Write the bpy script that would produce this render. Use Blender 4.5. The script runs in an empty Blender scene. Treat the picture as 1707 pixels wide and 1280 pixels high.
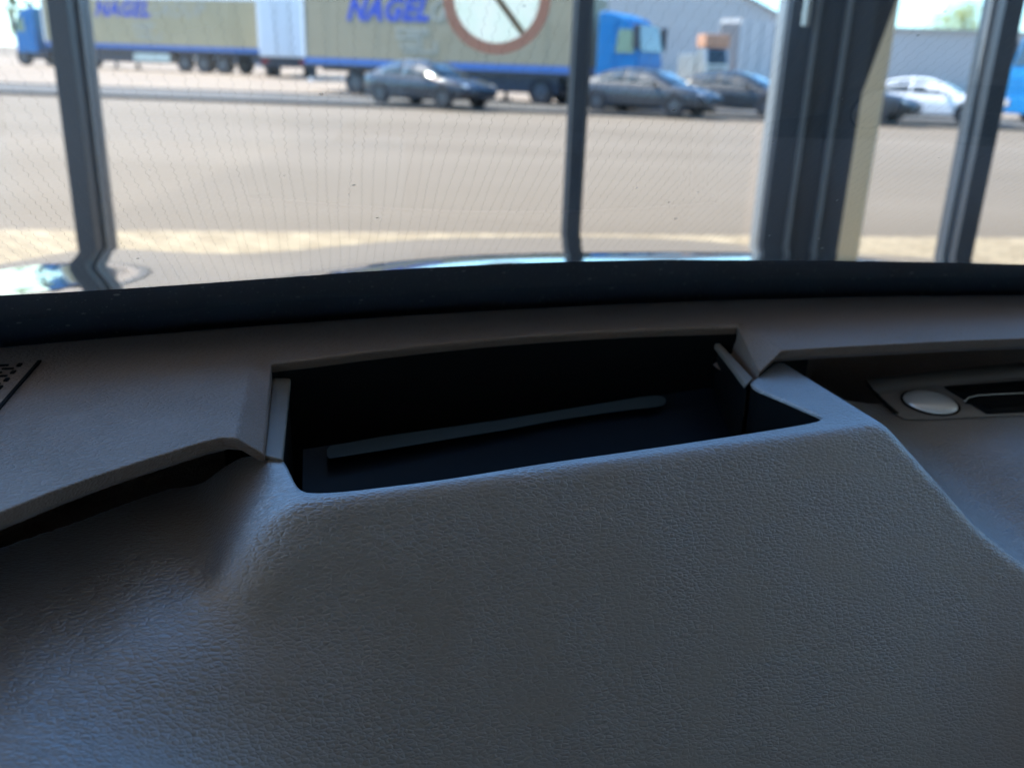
import bpy, bmesh, math, random
import numpy as np
from mathutils import Vector, Matrix
R_ = math.radians
random.seed(7)
sc = bpy.context.scene
COL = sc.collection

# ------------------------------------------------------------------ camera
EYE = Vector((0, 0, 1.5))
PITCH, ROLL, YAWCAR, FPX = R_(19.6), R_(2.05), R_(12), 1500.0
CAMROT = Matrix.Rotation(math.pi/2-PITCH, 3, 'X') @ Matrix.Rotation(ROLL, 3, 'Z')
cd = bpy.data.cameras.new('camera')
cam = bpy.data.objects.new('camera', cd); COL.objects.link(cam)
cam.location = EYE; cam.rotation_euler = CAMROT.to_euler()
cd.sensor_width = 36; cd.lens = FPX/1707*36
cd.clip_start = 0.02; cd.clip_end = 2000
cd.dof.use_dof = True; cd.dof.focus_distance = 0.43; cd.dof.aperture_fstop = 8.6
sc.camera = cam

# ------------------------------------------------------------------ world, sun, exposure
SUN_EL, SUN_AZ = R_(54), R_(-72)       # azimuth from +Y towards +X
w = bpy.data.worlds.new('World'); sc.world = w; w.use_nodes = True
nt = w.node_tree; bg = nt.nodes['Background']
sky = nt.nodes.new('ShaderNodeTexSky'); sky.sky_type = 'NISHITA'; sky.sun_disc = False
sky.sun_elevation = SUN_EL; sky.sun_rotation = SUN_AZ
sky.air_density = 1.0; sky.dust_density = 0.4; sky.ozone_density = 5.0
tint = nt.nodes.new('ShaderNodeMixRGB'); tint.blend_type = 'MULTIPLY'; tint.inputs[0].default_value = 1; tint.inputs[2].default_value = (.67, .905, .99, 1)
nt.links.new(sky.outputs[0], tint.inputs[1]); nt.links.new(tint.outputs[0], bg.inputs[0]); bg.inputs[1].default_value = 0.15
sl = bpy.data.lights.new('sun', 'SUN'); sl.energy = 3.2; sl.angle = R_(0.55); sl.color = (1, .90, .77)
so = bpy.data.objects.new('sun', sl); COL.objects.link(so)
sd = Vector((math.sin(SUN_AZ)*math.cos(SUN_EL), math.cos(SUN_AZ)*math.cos(SUN_EL), math.sin(SUN_EL)))
so.rotation_euler = (-sd).to_track_quat('-Z', 'Y').to_euler(); so.location = (0, 0, 30)
sc.view_settings.view_transform = 'Standard'; sc.view_settings.look = 'None'
sc.view_settings.gamma = 1; sc.view_settings.exposure = 1.95

# ------------------------------------------------------------------ helpers
RZC = Matrix.Rotation(-YAWCAR, 3, 'Z')
def ray(x, y): return CAMROT @ Vector(((x-853.5)/FPX, -(y-640)/FPX, -1))
def car(x, y, v=None, w=None):
    """point of the car (car axes, heights from the ground) seen at distance v ahead or level w relative to the eye"""
    d = RZC @ ray(x, y); t = v/d.y if v is not None else w/d.z
    p = d*t; return Vector((p.x, p.y, p.z+1.5))
def wd(x, y, Y):
    d = ray(x, y); return EYE + d*(Y/d.y)

def new_mat(name):
    m = bpy.data.materials.new(name); m.use_nodes = True
    return m, m.node_tree.nodes, m.node_tree.links, m.node_tree.nodes['Principled BSDF']
def plain(name, col, rough=.6, metal=0, spec=.5, coat=0, var=.06, scale=3.0, bump=0, bscale=40, emis=None):
    m, N, L, b = new_mat(name)
    tc = N.new('ShaderNodeTexCoord'); no = N.new('ShaderNodeTexNoise'); no.inputs['Scale'].default_value = scale
    no.inputs['Detail'].default_value = 5
    L.new(tc.outputs['Object'], no.inputs['Vector'])
    mx = N.new('ShaderNodeMixRGB'); mx.inputs[1].default_value = (*[c*(1-var*2) for c in col], 1)
    mx.inputs[2].default_value = (*[min(1, c*(1+var*2)) for c in col], 1)
    L.new(no.outputs['Fac'], mx.inputs[0]); L.new(mx.outputs[0], b.inputs['Base Color'])
    b.inputs['Roughness'].default_value = rough; b.inputs['Metallic'].default_value = metal
    b.inputs['Specular IOR Level'].default_value = spec; b.inputs['Coat Weight'].default_value = coat
    b.inputs['Coat Roughness'].default_value = .03
    if bump:
        n2 = N.new('ShaderNodeTexNoise'); n2.inputs['Scale'].default_value = bscale; n2.inputs['Detail'].default_value = 6
        L.new(tc.outputs['Object'], n2.inputs['Vector'])
        bp = N.new('ShaderNodeBump'); bp.inputs['Strength'].default_value = 1; bp.inputs['Distance'].default_value = bump
        L.new(n2.outputs['Fac'], bp.inputs['Height']); L.new(bp.outputs[0], b.inputs['Normal'])
    return m

def schlick(N, L, f0):
    lw = N.new('ShaderNodeLayerWeight'); lw.inputs['Blend'].default_value = .5
    p = N.new('ShaderNodeMath'); p.operation = 'POWER'; p.inputs[1].default_value = 5; L.new(lw.outputs['Facing'], p.inputs[0])
    a = N.new('ShaderNodeMath'); a.operation = 'MULTIPLY_ADD'; a.inputs[1].default_value = 1-f0; a.inputs[2].default_value = f0; L.new(p.outputs[0], a.inputs[0])
    return a
def leather(name, col, rough=.5, depth=.00035, spec=.5, ior=1.5, coat=0, sheen=0):
    m, N, L, b = new_mat(name)
    tc = N.new('ShaderNodeTexCoord')
    mp = N.new('ShaderNodeMapping'); mp.inputs['Scale'].default_value = (1, 2.0, 2.0)
    L.new(tc.outputs['Object'], mp.inputs['Vector'])
    nz = N.new('ShaderNodeTexNoise'); nz.inputs['Scale'].default_value = 160; nz.inputs['Detail'].default_value = 3
    L.new(mp.outputs[0], nz.inputs['Vector'])
    sb = N.new('ShaderNodeVectorMath'); sb.operation = 'SUBTRACT'; sb.inputs[1].default_value = (.5, .5, .5)
    L.new(nz.outputs['Color'], sb.inputs[0])
    sca = N.new('ShaderNodeVectorMath'); sca.operation = 'SCALE'; sca.inputs['Scale'].default_value = .0042
    L.new(sb.outputs[0], sca.inputs[0])
    ad = N.new('ShaderNodeVectorMath'); ad.operation = 'ADD'
    L.new(mp.outputs[0], ad.inputs[0]); L.new(sca.outputs[0], ad.inputs[1])
    vo = N.new('ShaderNodeTexVoronoi'); vo.feature = 'SMOOTH_F1'; vo.inputs['Scale'].default_value = 300
    vo.inputs['Smoothness'].default_value = .35
    L.new(ad.outputs[0], vo.inputs['Vector'])
    vo2 = N.new('ShaderNodeTexVoronoi'); vo2.feature = 'DISTANCE_TO_EDGE'; vo2.inputs['Scale'].default_value = 300
    L.new(ad.outputs[0], vo2.inputs['Vector'])
    r2 = N.new('ShaderNodeMapRange'); r2.inputs['From Max'].default_value = .2; r2.interpolation_type = 'SMOOTHSTEP'
    L.new(vo2.outputs['Distance'], r2.inputs['Value'])
    ma = N.new('ShaderNodeMath'); ma.operation = 'MULTIPLY_ADD'; ma.inputs[1].default_value = -1.3
    L.new(vo.outputs['Distance'], ma.inputs[0]); 
    m3 = N.new('ShaderNodeMath'); m3.operation = 'MULTIPLY'; m3.inputs[1].default_value = .85
    L.new(r2.outputs[0], m3.inputs[0]); L.new(m3.outputs[0], ma.inputs[2])
    fn = N.new('ShaderNodeTexNoise'); fn.inputs['Scale'].default_value = 1500; fn.inputs['Detail'].default_value = 2
    L.new(tc.outputs['Object'], fn.inputs['Vector'])
    m4 = N.new('ShaderNodeMath'); m4.operation = 'MULTIPLY_ADD'; m4.inputs[1].default_value = .35
    L.new(fn.outputs['Fac'], m4.inputs[0]); L.new(ma.outputs[0], m4.inputs[2])
    # grain fades in and out over the skin
    big = N.new('ShaderNodeTexNoise'); big.inputs['Scale'].default_value = 28; big.inputs['Detail'].default_value = 2
    L.new(tc.outputs['Object'], big.inputs['Vector'])
    mr = N.new('ShaderNodeMapRange'); mr.inputs['From Min'].default_value = .3; mr.inputs['From Max'].default_value = .7
    mr.inputs['To Min'].default_value = .45; mr.inputs['To Max'].default_value = 1.1
    L.new(big.outputs['Fac'], mr.inputs['Value'])
    m5 = N.new('ShaderNodeMath'); m5.operation = 'MULTIPLY'
    L.new(m4.outputs[0], m5.inputs[0]); L.new(mr.outputs[0], m5.inputs[1])
    bp = N.new('ShaderNodeBump'); bp.inputs['Strength'].default_value = 1; bp.inputs['Distance'].default_value = depth
    L.new(m5.outputs[0], bp.inputs['Height']); L.new(bp.outputs[0], b.inputs['Normal']); bc = N.new('ShaderNodeBump'); bc.inputs['Distance'].default_value = depth*.34; L.new(m5.outputs[0], bc.inputs['Height']); L.new(bc.outputs[0], b.inputs['Coat Normal'])
    # lint specks
    sp = N.new('ShaderNodeTexVoronoi'); sp.inputs['Scale'].default_value = 45
    L.new(tc.outputs['Object'], sp.inputs['Vector'])
    lt = N.new('ShaderNodeMath'); lt.operation = 'LESS_THAN'; lt.inputs[1].default_value = .011
    L.new(sp.outputs['Distance'], lt.inputs[0])
    mx = N.new('ShaderNodeMixRGB'); mx.inputs[1].default_value = (*col, 1); mx.inputs[2].default_value = (.5, .48, .45, 1)
    L.new(lt.outputs[0], mx.inputs[0]); L.new(mx.outputs[0], b.inputs['Base Color'])
    b.inputs['Roughness'].default_value = rough; b.inputs['Specular IOR Level'].default_value = spec
    b.inputs['Sheen Weight'].default_value = sheen; b.inputs['Sheen Roughness'].default_value = .35; b.inputs['Sheen Tint'].default_value = (.55, .75, 1, 1)  # blue sheen tint imitates sky light on the rim and arms
    b.inputs['IOR'].default_value = ior; b.inputs['Coat Weight'].default_value = coat; b.inputs['Coat Roughness'].default_value = .43; b.inputs['Coat IOR'].default_value = 2.5
    return m

M = {}
M['pad'] = leather('dash_leather_grain', (.235, .165, .125), .5, .00034, .5, 1.5, 0, .1)
M['cowl'] = leather('cowl_leather_grain', (.128, .094, .072), .34, .00044, .6, 1.6, 1.0, .6)
M['soft_plastic'] = plain('soft_brown_plastic', (.20, .17, .15), .42, bump=.00005, bscale=900)
M['trim_plastic'] = plain('trim_plastic', (.17, .145, .12), .5)
M['black_plastic'] = plain('black_plastic', (.005, .0055, .006), .5, spec=.12)
M['deep_black'] = plain('matt_black', (.003, .003, .0035), .7, spec=.15)
M['trough'] = plain('dark_slate_plastic', (.05, .055, .07), .5)
M['lens'] = plain('display_lens', (.004, .009, .017), .4, spec=.15)
M['chrome'] = plain('satin_chrome', (.55, .54, .52), .22, metal=1)
M['knob'] = plain('satin_knob', (.8, .78, .76), .28, metal=.5)
M['frit'] = plain('black_ceramic_border', (.006, .0075, .011), .25, spec=.5)
def frit():
    m, N, L, b = new_mat('black_ceramic_border'); tc = N.new('ShaderNodeTexCoord')
    acc = None
    for sc_, th in ((60, .035), (140, .05), (420, .06)):
        vo = N.new('ShaderNodeTexVoronoi'); vo.inputs['Scale'].default_value = sc_; L.new(tc.outputs['Object'], vo.inputs['Vector'])
        se = N.new('ShaderNodeSeparateColor'); L.new(vo.outputs['Color'], se.inputs[0])
        p = N.new('ShaderNodeMath'); p.operation = 'POWER'; p.inputs[1].default_value = 3; L.new(se.outputs[0], p.inputs[0])
        k = N.new('ShaderNodeMath'); k.operation = 'MULTIPLY'; k.inputs[1].default_value = th*4.5; L.new(p.outputs[0], k.inputs[0])
        lt = N.new('ShaderNodeMath'); lt.operation = 'LESS_THAN'; L.new(vo.outputs['Distance'], lt.inputs[0]); L.new(k.outputs[0], lt.inputs[1])
        if acc is None: acc = lt
        else:
            a = N.new('ShaderNodeMath'); a.operation = 'MAXIMUM'; L.new(acc.outputs[0], a.inputs[0]); L.new(lt.outputs[0], a.inputs[1]); acc = a
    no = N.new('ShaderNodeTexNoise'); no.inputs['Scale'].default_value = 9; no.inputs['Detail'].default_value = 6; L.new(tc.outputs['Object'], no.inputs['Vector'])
    film = N.new('ShaderNodeMixRGB'); film.inputs[1].default_value = (.13, .17, .24, 1); film.inputs[2].default_value = (.27, .32, .41, 1); L.new(no.outputs['Fac'], film.inputs[0])  # dust film with the dash's blue-grey glass reflection put into the colour
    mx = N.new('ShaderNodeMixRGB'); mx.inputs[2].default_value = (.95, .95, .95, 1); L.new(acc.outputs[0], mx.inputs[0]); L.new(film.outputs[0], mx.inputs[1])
    L.new(mx.outputs[0], b.inputs['Base Color']); b.inputs['Roughness'].default_value = .3
    return m
M['frit'] = frit()
M['wire'] = plain('heating_wire', (.10, .085, .07), .5)
M['paint'] = plain('bonnet_paint', (.30, .29, .285), .06, metal=.85, coat=1, var=.01)
M['roofliner'] = plain('headliner', (.36, .30, .235), .9)
M['door'] = plain('door_trim', (.12, .10, .085), .7)
M['anthracite'] = plain('anthracite_metal', (.042, .054, .074), .42, spec=.5, var=.04)
M['anthracite_light'] = plain('light_grey_edge', (.15, .17, .19), .45)  # paler grey for the thin strips beside bars and door posts
M['steel'] = plain('brushed_steel', (.42, .43, .42), .35, metal=.8)
M['column'] = plain('cream_render', (.70, .62, .46), .85, bump=.002, bscale=60)
M['white_wall'] = plain('white_plaster', (.7, .7, .68), .9)
M['slab'] = plain('concrete_slab', (.33, .33, .33), .8)
M['tile'] = plain('showroom_tile', (.50, .44, .36), .3, scale=1)

class MB:
    """collects shapes, builds ONE mesh object"""
    def __init__(s): s.bm = bmesh.new()
    def poly(s, pts): 
        vs = [s.bm.verts.new(p) for p in pts]; return s.bm.faces.new(vs)
    def grid(s, rows, closed=False):
        V = [[s.bm.verts.new(p) for p in r] for r in rows]
        for i in range(len(V)-1):
            n = len(V[i]); 
            for j in range(n if closed else n-1):
                k = (j+1) % n
                try: s.bm.faces.new((V[i][j], V[i][k], V[i+1][k], V[i+1][j]))
                except ValueError: pass
        return V
    def box(s, a, b, M4=None):
        x0, y0, z0 = a; x1, y1, z1 = b
        c = [(x0,y0,z0),(x1,y0,z0),(x1,y1,z0),(x0,y1,z0),(x0,y0,z1),(x1,y0,z1),(x1,y1,z1),(x0,y1,z1)]
        vs = [s.bm.verts.new((M4 @ Vector(p)) if M4 else p) for p in c]
        for f in ((0,3,2,1),(4,5,6,7),(0,1,5,4),(1,2,6,5),(2,3,7,6),(3,0,4,7)):
            s.bm.faces.new([vs[i] for i in f])
        return s
    def prism(s, top, bot):
        a = [s.bm.verts.new(p) for p in top]; b = [s.bm.verts.new(p) for p in bot]; n = len(a)
        s.bm.faces.new(a); s.bm.faces.new(b[::-1])
        for i in range(n): s.bm.faces.new((a[i], b[i], b[(i+1) % n], a[(i+1) % n]))
        return s
    def ring(s, c, r0, r1, ax, half, n=40, a0=0, a1=2*math.pi):
        """solid annulus (r0 may be 0) around axis ax ('X','Y','Z') of half thickness"""
        c = Vector(c)
        def P(r, a, h):
            if ax == 'Y': return c+Vector((r*math.cos(a), h, r*math.sin(a)))
            if ax == 'X': return c+Vector((h, r*math.cos(a), r*math.sin(a)))
            return c+Vector((r*math.cos(a), r*math.sin(a), h))
        A = [a0+(a1-a0)*i/n for i in range(n)]
        if r0 <= 0:
            s.prism([P(r1, a, half) for a in A], [P(r1, a, -half) for a in A])
        else:
            s.grid([[P(r0, a, -half) for a in A], [P(r1, a, -half) for a in A], [P(r1, a, half) for a in A],
                    [P(r0, a, half) for a in A], [P(r0, a, -half) for a in A]], closed=True)
        return s
    def tube(s, pts, r, n=10):
        pts = [Vector(p) for p in pts]; rows = []
        for i, p in enumerate(pts):
            d = (pts[min(i+1, len(pts)-1)]-pts[max(i-1, 0)]).normalized()
            q = d.to_track_quat('Z', 'Y')
            rows.append([p+q @ Vector((r*math.cos(2*math.pi*k/n), r*math.sin(2*math.pi*k/n), 0)) for k in range(n)])
        V = s.grid(rows, closed=True); s.bm.faces.new(V[0][::-1]); s.bm.faces.new(V[-1]); return s
    def build(s, name, mat, parent=None, smooth=None, bevel=0, seg=3, normals=True):
        if normals: 
            bmesh.ops.remove_doubles(s.bm, verts=s.bm.verts, dist=1e-6)
            bmesh.ops.recalc_face_normals(s.bm, faces=s.bm.faces)
        if smooth is not None:
            for f in s.bm.faces: f.smooth = True
        me = bpy.data.meshes.new(name); s.bm.to_mesh(me); s.bm.free()
        o = bpy.data.objects.new(name, me); COL.objects.link(o); me.materials.append(mat)
        if smooth is not None and smooth < 180: me.set_sharp_from_angle(angle=R_(smooth))
        if parent: o.parent = parent
        if bevel:
            b = o.modifiers.new('Bevel', 'BEVEL'); b.width = bevel; b.segments = seg; b.limit_method = 'ANGLE'
            b.angle_limit = R_(20); b.harden_normals = False
        return o
def tag(o, label=None, cat=None, group=None, kind=None):
    for k, v in (('label', label), ('category', cat), ('group', group), ('kind', kind)):
        if v: o[k] = v
    return o
def empty(name, loc=(0, 0, 0), rz=0):
    o = bpy.data.objects.new(name, None); COL.objects.link(o); o.location = loc; o.rotation_euler = (0, 0, rz); return o
def copy_tree(o, parent=None):
    c = o.copy(); COL.objects.link(c); c.parent = parent
    for ch in list(o.children): copy_tree(ch, c)
    return c
def text_mb(txt, size, off=0.0, shear=0, outline=0):
    cu = bpy.data.curves.new('t', 'FONT'); cu.body = txt; cu.size = size; cu.offset = off; cu.shear = shear
    cu.extrude = .004; cu.resolution_u = 3; cu.space_character = 1.1
    ob = bpy.data.objects.new('t', cu); COL.objects.link(ob)
    dg = bpy.context.evaluated_depsgraph_get(); me = bpy.data.meshes.new_from_object(ob.evaluated_get(dg))
    mb = MB(); mb.bm.from_mesh(me)
    bpy.data.objects.remove(ob); bpy.data.curves.remove(cu); bpy.data.meshes.remove(me)
    return mb
def sstep(a, b, x): t = max(0, min(1, (x-a)/(b-a))); return t*t*(3-2*t)

# ================================================================== GROUND
def gz(Y): return .35*sstep(37, 54, Y)
def ground_sheet(name, x0, x1, Ys, dz, mat, nx=2):
    mb = MB(); mb.grid([[(x0+(x1-x0)*i/nx, y, gz(y)+dz) for i in range(nx+1)] for y in Ys])
    o = mb.build(name, mat); tag(o, kind='structure')
    for p in o.data.polygons: 
        if p.normal.z < 0: p.flip()
    return o
def asphalt(name, c1, c2, scale, bump=.004):
    m, N, L, b = new_mat(name)
    tc = N.new('ShaderNodeTexCoord')
    mp = N.new('ShaderNodeMapping'); mp.inputs['Scale'].default_value = (.25, 1, 1)
    L.new(tc.outputs['Object'], mp.inputs['Vector'])
    n1 = N.new('ShaderNodeTexNoise'); n1.inputs['Scale'].default_value = scale; n1.inputs['Detail'].default_value = 8
    L.new(mp.outputs[0], n1.inputs['Vector'])
    n2 = N.new('ShaderNodeTexNoise'); n2.inputs['Scale'].default_value = 60; n2.inputs['Detail'].default_value = 3
    L.new(tc.outputs['Object'], n2.inputs['Vector'])
    mx = N.new('ShaderNodeMixRGB'); mx.inputs[1].default_value = (*c1, 1); mx.inputs[2].default_value = (*c2, 1)
    rp = N.new('ShaderNodeMapRange'); rp.inputs['From Min'].default_value = .35; rp.inputs['From Max'].default_value = .68
    L.new(n1.outputs['Fac'], rp.inputs['Value']); L.new(rp.outputs[0], mx.inputs[0])
    m2 = N.new('ShaderNodeMixRGB'); m2.blend_type = 'OVERLAY'; m2.inputs[0].default_value = .35
    L.new(mx.outputs[0], m2.inputs[1]); L.new(n2.outputs['Fac'], m2.inputs[2]); L.new(m2.outputs[0], b.inputs['Base Color'])
    b.inputs['Roughness'].default_value = .9
    bp = N.new('ShaderNodeBump'); bp.inputs['Distance'].default_value = bump; L.new(n2.outputs['Fac'], bp.inputs['Height'])
    L.new(bp.outputs[0], b.inputs['Normal'])
    return m
def paving(name, c1, c2, mortar, w_, h_):
    m, N, L, b = new_mat(name)
    tc = N.new('ShaderNodeTexCoord'); br = N.new('ShaderNodeTexBrick')
    br.inputs['Scale'].default_value = 1; br.inputs['Brick Width'].default_value = w_; br.inputs['Row Height'].default_value = h_
    br.inputs['Mortar Size'].default_value = .008; br.inputs['Color1'].default_value = (*c1, 1)
    br.inputs['Color2'].default_value = (*c2, 1); br.inputs['Mortar'].default_value = (*mortar, 1)
    mp = N.new('ShaderNodeMapping'); mp.inputs['Rotation'].default_value = (0, 0, .75)
    L.new(tc.outputs['Object'], mp.inputs['Vector']); L.new(mp.outputs[0], br.inputs['Vector'])
    L.new(br.outputs['Color'], b.inputs['Base Color']); b.inputs['Roughness'].default_value = .85
    bp = N.new('ShaderNodeBump'); bp.inputs['Distance'].default_value = .006; bp.invert = True
    L.new(br.outputs['Fac'], bp.inputs['Height']); L.new(bp.outputs[0], b.inputs['Normal'])
    return m
Yl = [-60, 3.3, 10, 20, 30] + [34+i for i in range(22)] + [70, 120, 400, 1500]
ground_sheet('ground', -900, 900, Yl, -.012, asphalt('forecourt_asphalt', (.178, .138, .092), (.222, .176, .124), .25), 8)
_p = MB(); _p.poly([(-40, 3.4, -.004), (40, 3.4, -.004), (40, 14.6, -.004), (-40, 2.2, -.004)]) if False else _p.poly([(-26, 3.4, -.004), (40, 3.4, -.004), (40, 14.6, -.004), (-26, 4.4, -.004)])
tag(_p.build('path', paving('pale_paving', (.46, .36, .22), (.33, .25, .145), (.15, .11, .065), .34, .17)), kind='structure')
ground_sheet('pavement', -90, 90, [30.6, 34, 37.2], .06, asphalt('grey_setts', (.085, .08, .07), (.14, .13, .115), 3))
kb = MB(); kb.box((-90, 30.42, -.02), (90, 30.598, .10)); kb.box((-90, 37.202, -.02), (90, 37.35, .10))
tag(kb.build('kerb', plain('kerb_stone', (.07, .065, .06), .8), bevel=.01), kind='structure')
ground_sheet('yard', -120, 120, [37.4]+[38+i for i in range(18)]+[70, 110], .004, asphalt('bright_concrete_yard', (.26, .20, .145), (.33, .265, .195), .6))

# ================================================================== FAR BUILDINGS, TREES
def corrugated(name, col, scale=5):
    m, N, L, b = new_mat(name)
    tc = N.new('ShaderNodeTexCoord'); wv = N.new('ShaderNodeTexWave'); wv.inputs['Scale'].default_value = scale
    wv.bands_direction = 'X'; L.new(tc.outputs['Object'], wv.inputs['Vector'])
    no = N.new('ShaderNodeTexNoise'); no.inputs['Scale'].default_value = .4; no.inputs['Detail'].default_value = 6
    L.new(tc.outputs['Object'], no.inputs['Vector'])
    mx = N.new('ShaderNodeMixRGB'); mx.inputs[1].default_value = (*[c*.85 for c in col], 1); mx.inputs[2].default_value = (*col, 1)
    L.new(no.outputs['Fac'], mx.inputs[0]); L.new(mx.outputs[0], b.inputs['Base Color']); b.inputs['Roughness'].default_value = .7
    bp = N.new('ShaderNodeBump'); bp.inputs['Distance'].default_value = .03; L.new(wv.outputs['Fac'], bp.inputs['Height'])
    L.new(bp.outputs[0], b.inputs['Normal'])
    return m
M['shed'] = corrugated('pale_grey_cladding', (.58, .565, .56))
M['shed_roof'] = plain('grey_roof', (.30, .31, .33), .6)
M['darkdoor'] = plain('dark_door', (.09, .095, .11), .6)
def building(name, label, cat, x0, x1, Y, depth, h, ridge=None, mat='shed', extra=None):
    root = empty(name, ((x0+x1)/2, Y, gz(Y))); tag(root, label, cat); wdt = (x1-x0)/2
    mb = MB()
    if ridge:
        pr = [(-wdt, 0), (wdt, 0), (wdt, h), (ridge[0]*wdt, ridge[1]), (-wdt, h)]
    else: pr = [(-wdt, 0), (wdt, 0), (wdt, h), (-wdt, h)]
    mb.prism([(a, 0, b) for a, b in pr], [(a, depth, b) for a, b in pr]); mb.build('wall', M[mat], root)
    rf = MB()
    top = pr[2:]
    for (a, b), (c, d) in zip(top[:-1], top[1:]):
        s = .35
        rf.prism([(a+.002, -s, b+.003), (c, -s, d+.003), (c, depth+s, d+.003), (a, depth+s, b+.003)],
                 [(a+.002, -s, b+.16), (c, -s, d+.16), (c, depth+s, d+.16), (a, depth+s, b+.16)])
    rf.build('roof', M['shed_roof'], root)
    if extra:
        for nm, (a, b, c, d), mt in extra:
            q = MB(); q.box((a, -.06, c), (b, -.002, d)); q.build(nm, M[mt], root, bevel=.01)
    return root
# grey gabled hall right of the middle
X0 = wd(965, 60, 78).x; X1 = wd(1318, 60, 78).x
building('warehouse', 'large pale grey gabled hall behind the blue cab and dark sedans', 'building', X0-16, X1-.4, 78, 40, 5.1, (.52, 8.6),
         extra=[('loading_door', (2, 5.6, 0, 4.2), 'darkdoor'), ('loading_door', (-7, -3.5, 0, 4.2), 'darkdoor')])
XA = wd(1470, 60, 82).x; XB = wd(1900, 60, 82).x
building('storage_hall', 'long flat-roofed pale grey hall behind the white car under the tree', 'building', XA-1, XB+10, 82, 25, 4.9,
         extra=[('service_door', (-6, -5, 0, 2.1), 'darkdoor')])
XA = wd(70, 0, 105).x; XB = wd(520, 0, 105).x
building('distribution_hall', 'white hall rising behind the farther beige trailer at the left', 'building', XA+6, XB+4, 105, 30, 9.5,
         extra=[('loading_door', (-9, -5, 0, 4.5), 'darkdoor'), ('loading_door', (0, 4, 0, 4.5), 'darkdoor')])

# dark-fronted grey container shed
def box_shed():
    pl = wd(1190, 150, 56); pr_ = wd(1223, 150, 55); pe = wd(1330, 150, 62)
    root = empty('storage_container', (pl.x, 56, gz(56))); tag(root, 'tall grey box shed with a dark end beside the orange-topped lorry', 'container')
    o = Vector((pl.x, 56, 0)); a = Vector((pr_.x-pl.x, -1.2, 0)); b = Vector((pe.x-pr_.x, 7, 0)); h = 3.95
    mb = MB(); mb.prism([(0,0,0), a, a+b, b], [(0,0,h), a+Vector((0,0,h)), a+b+Vector((0,0,h)), b+Vector((0,0,h))]); mb.build('wall', M['shed'], root)
    n = Vector((a.y, -a.x, 0)).normalized()*(-1 if a.y*0-a.x > 0 else 1)
    n = Vector((a.y, -a.x, 0)).normalized()*.04
    d = MB(); e = a*.04
    d.prism([e+n*.1, a-e+n*.1, a-e+n*.1+Vector((0,0,h-.25)), e+n*.1+Vector((0,0,h-.25))], [e+n, a-e+n, a-e+n+Vector((0,0,h-.25)), e+n+Vector((0,0,h-.25))])
    d.build('door', M['darkdoor'], root)
    m = Vector((b.y, -b.x, 0)).normalized()*.05
    for k in range(5):
        q = MB(); c0 = a+b*(.1+.19*k); q.prism([c0, c0+b*.01, c0+b*.01+m, c0+m], [p+Vector((0,0,h-.05)) for p in (c0, c0+b*.01, c0+b*.01+m, c0+m)])
        q.build('rib', M['shed_roof'], root)
box_shed()

def leaf_mat(name, c1, c2):
    m, N, L, b = new_mat(name)
    tc = N.new('ShaderNodeTexCoord'); n = N.new('ShaderNodeTexNoise'); n.inputs['Scale'].default_value = 1.3; n.inputs['Detail'].default_value = 5
    L.new(tc.outputs['Object'], n.inputs['Vector'])
    mx = N.new('ShaderNodeMixRGB'); mx.inputs[1].default_value = (*c1, 1); mx.inputs[2].default_value = (*c2, 1)
    rp = N.new('ShaderNodeMapRange'); rp.inputs['From Min'].default_value = .4; rp.inputs['From Max'].default_value = .6
    L.new(n.outputs['Fac'], rp.inputs['Value']); L.new(rp.outputs[0], mx.inputs[0]); L.new(mx.outputs[0], b.inputs['Base Color'])
    b.inputs['Roughness'].default_value = .6
    tr = N.new('ShaderNodeBsdfTranslucent'); L.new(mx.outputs[0], tr.inputs['Color'])
    ms = N.new('ShaderNodeMixShader'); ms.inputs[0].default_value = .45
    L.new(b.outputs[0], ms.inputs[1]); L.new(tr.outputs[0], ms.inputs[2]); L.new(ms.outputs[0], N['Material Output'].inputs[0])
    return m
M['leaf_spring'] = leaf_mat('spring_leaves', (.22, .24, .02), (.40, .38, .04))
M['leaf_dark'] = leaf_mat('dark_leaves', (.05, .08, .02), (.12, .15, .04))
M['bark'] = plain('bark', (.09, .07, .05), .9)
def tree(label, cat, X, Y, h, r, leaf, n=2600, seed=1, trunk=.16, tall=.45, cr=None):
    rnd = random.Random(seed); root = empty('tree', (X, Y, gz(Y))); tag(root, label, cat, cr)
    tb = MB(); tb.tube([(0, 0, -.1), (.05, 0, h*.3), (-.1, .05, h*.55), (.05, 0, h*.85)], trunk, 8)
    lim = []
    for k in range(9):
        a = k*2.4; z0 = h*(.32+.05*k); e = Vector((math.cos(a)*r*.75, math.sin(a)*r*.75, z0+h*.22)); lim.append(e)
        tb.tube([(0, 0, z0), e*.5+Vector((0, 0, z0*.5)), e], trunk*.35, 6)
    tb.build('trunk', M['bark'], root, smooth=60)
    cb = MB()
    cl = [(e+Vector((rnd.uniform(-.3, .3), rnd.uniform(-.3, .3), rnd.uniform(0, .4)))*r*.4, r*rnd.uniform(.28, .5)) for e in lim]
    cl += [(Vector((rnd.uniform(-.5, .5)*r, rnd.uniform(-.5, .5)*r, h*rnd.uniform(tall, .95))), r*rnd.uniform(.3, .55)) for _ in range(9)]
    for _ in range(n):
        c, q = rnd.choice(cl); d = Vector((rnd.gauss(0, 1), rnd.gauss(0, 1), rnd.gauss(0, 1))).normalized()*q*rnd.uniform(.3, 1)
        p = c+d; s = rnd.uniform(.06, .14)*(h/8)**.5
        u = Vector((rnd.gauss(0, 1), rnd.gauss(0, 1), rnd.gauss(0, 1))).normalized(); v = u.orthogonal().normalized()
        cb.poly([p-u*s, p+v*s*.5, p+u*s, p-v*s*.5])
    cb.build('crown', leaf if not isinstance(leaf, str) else M[leaf], root, normals=False)
    return root
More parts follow.
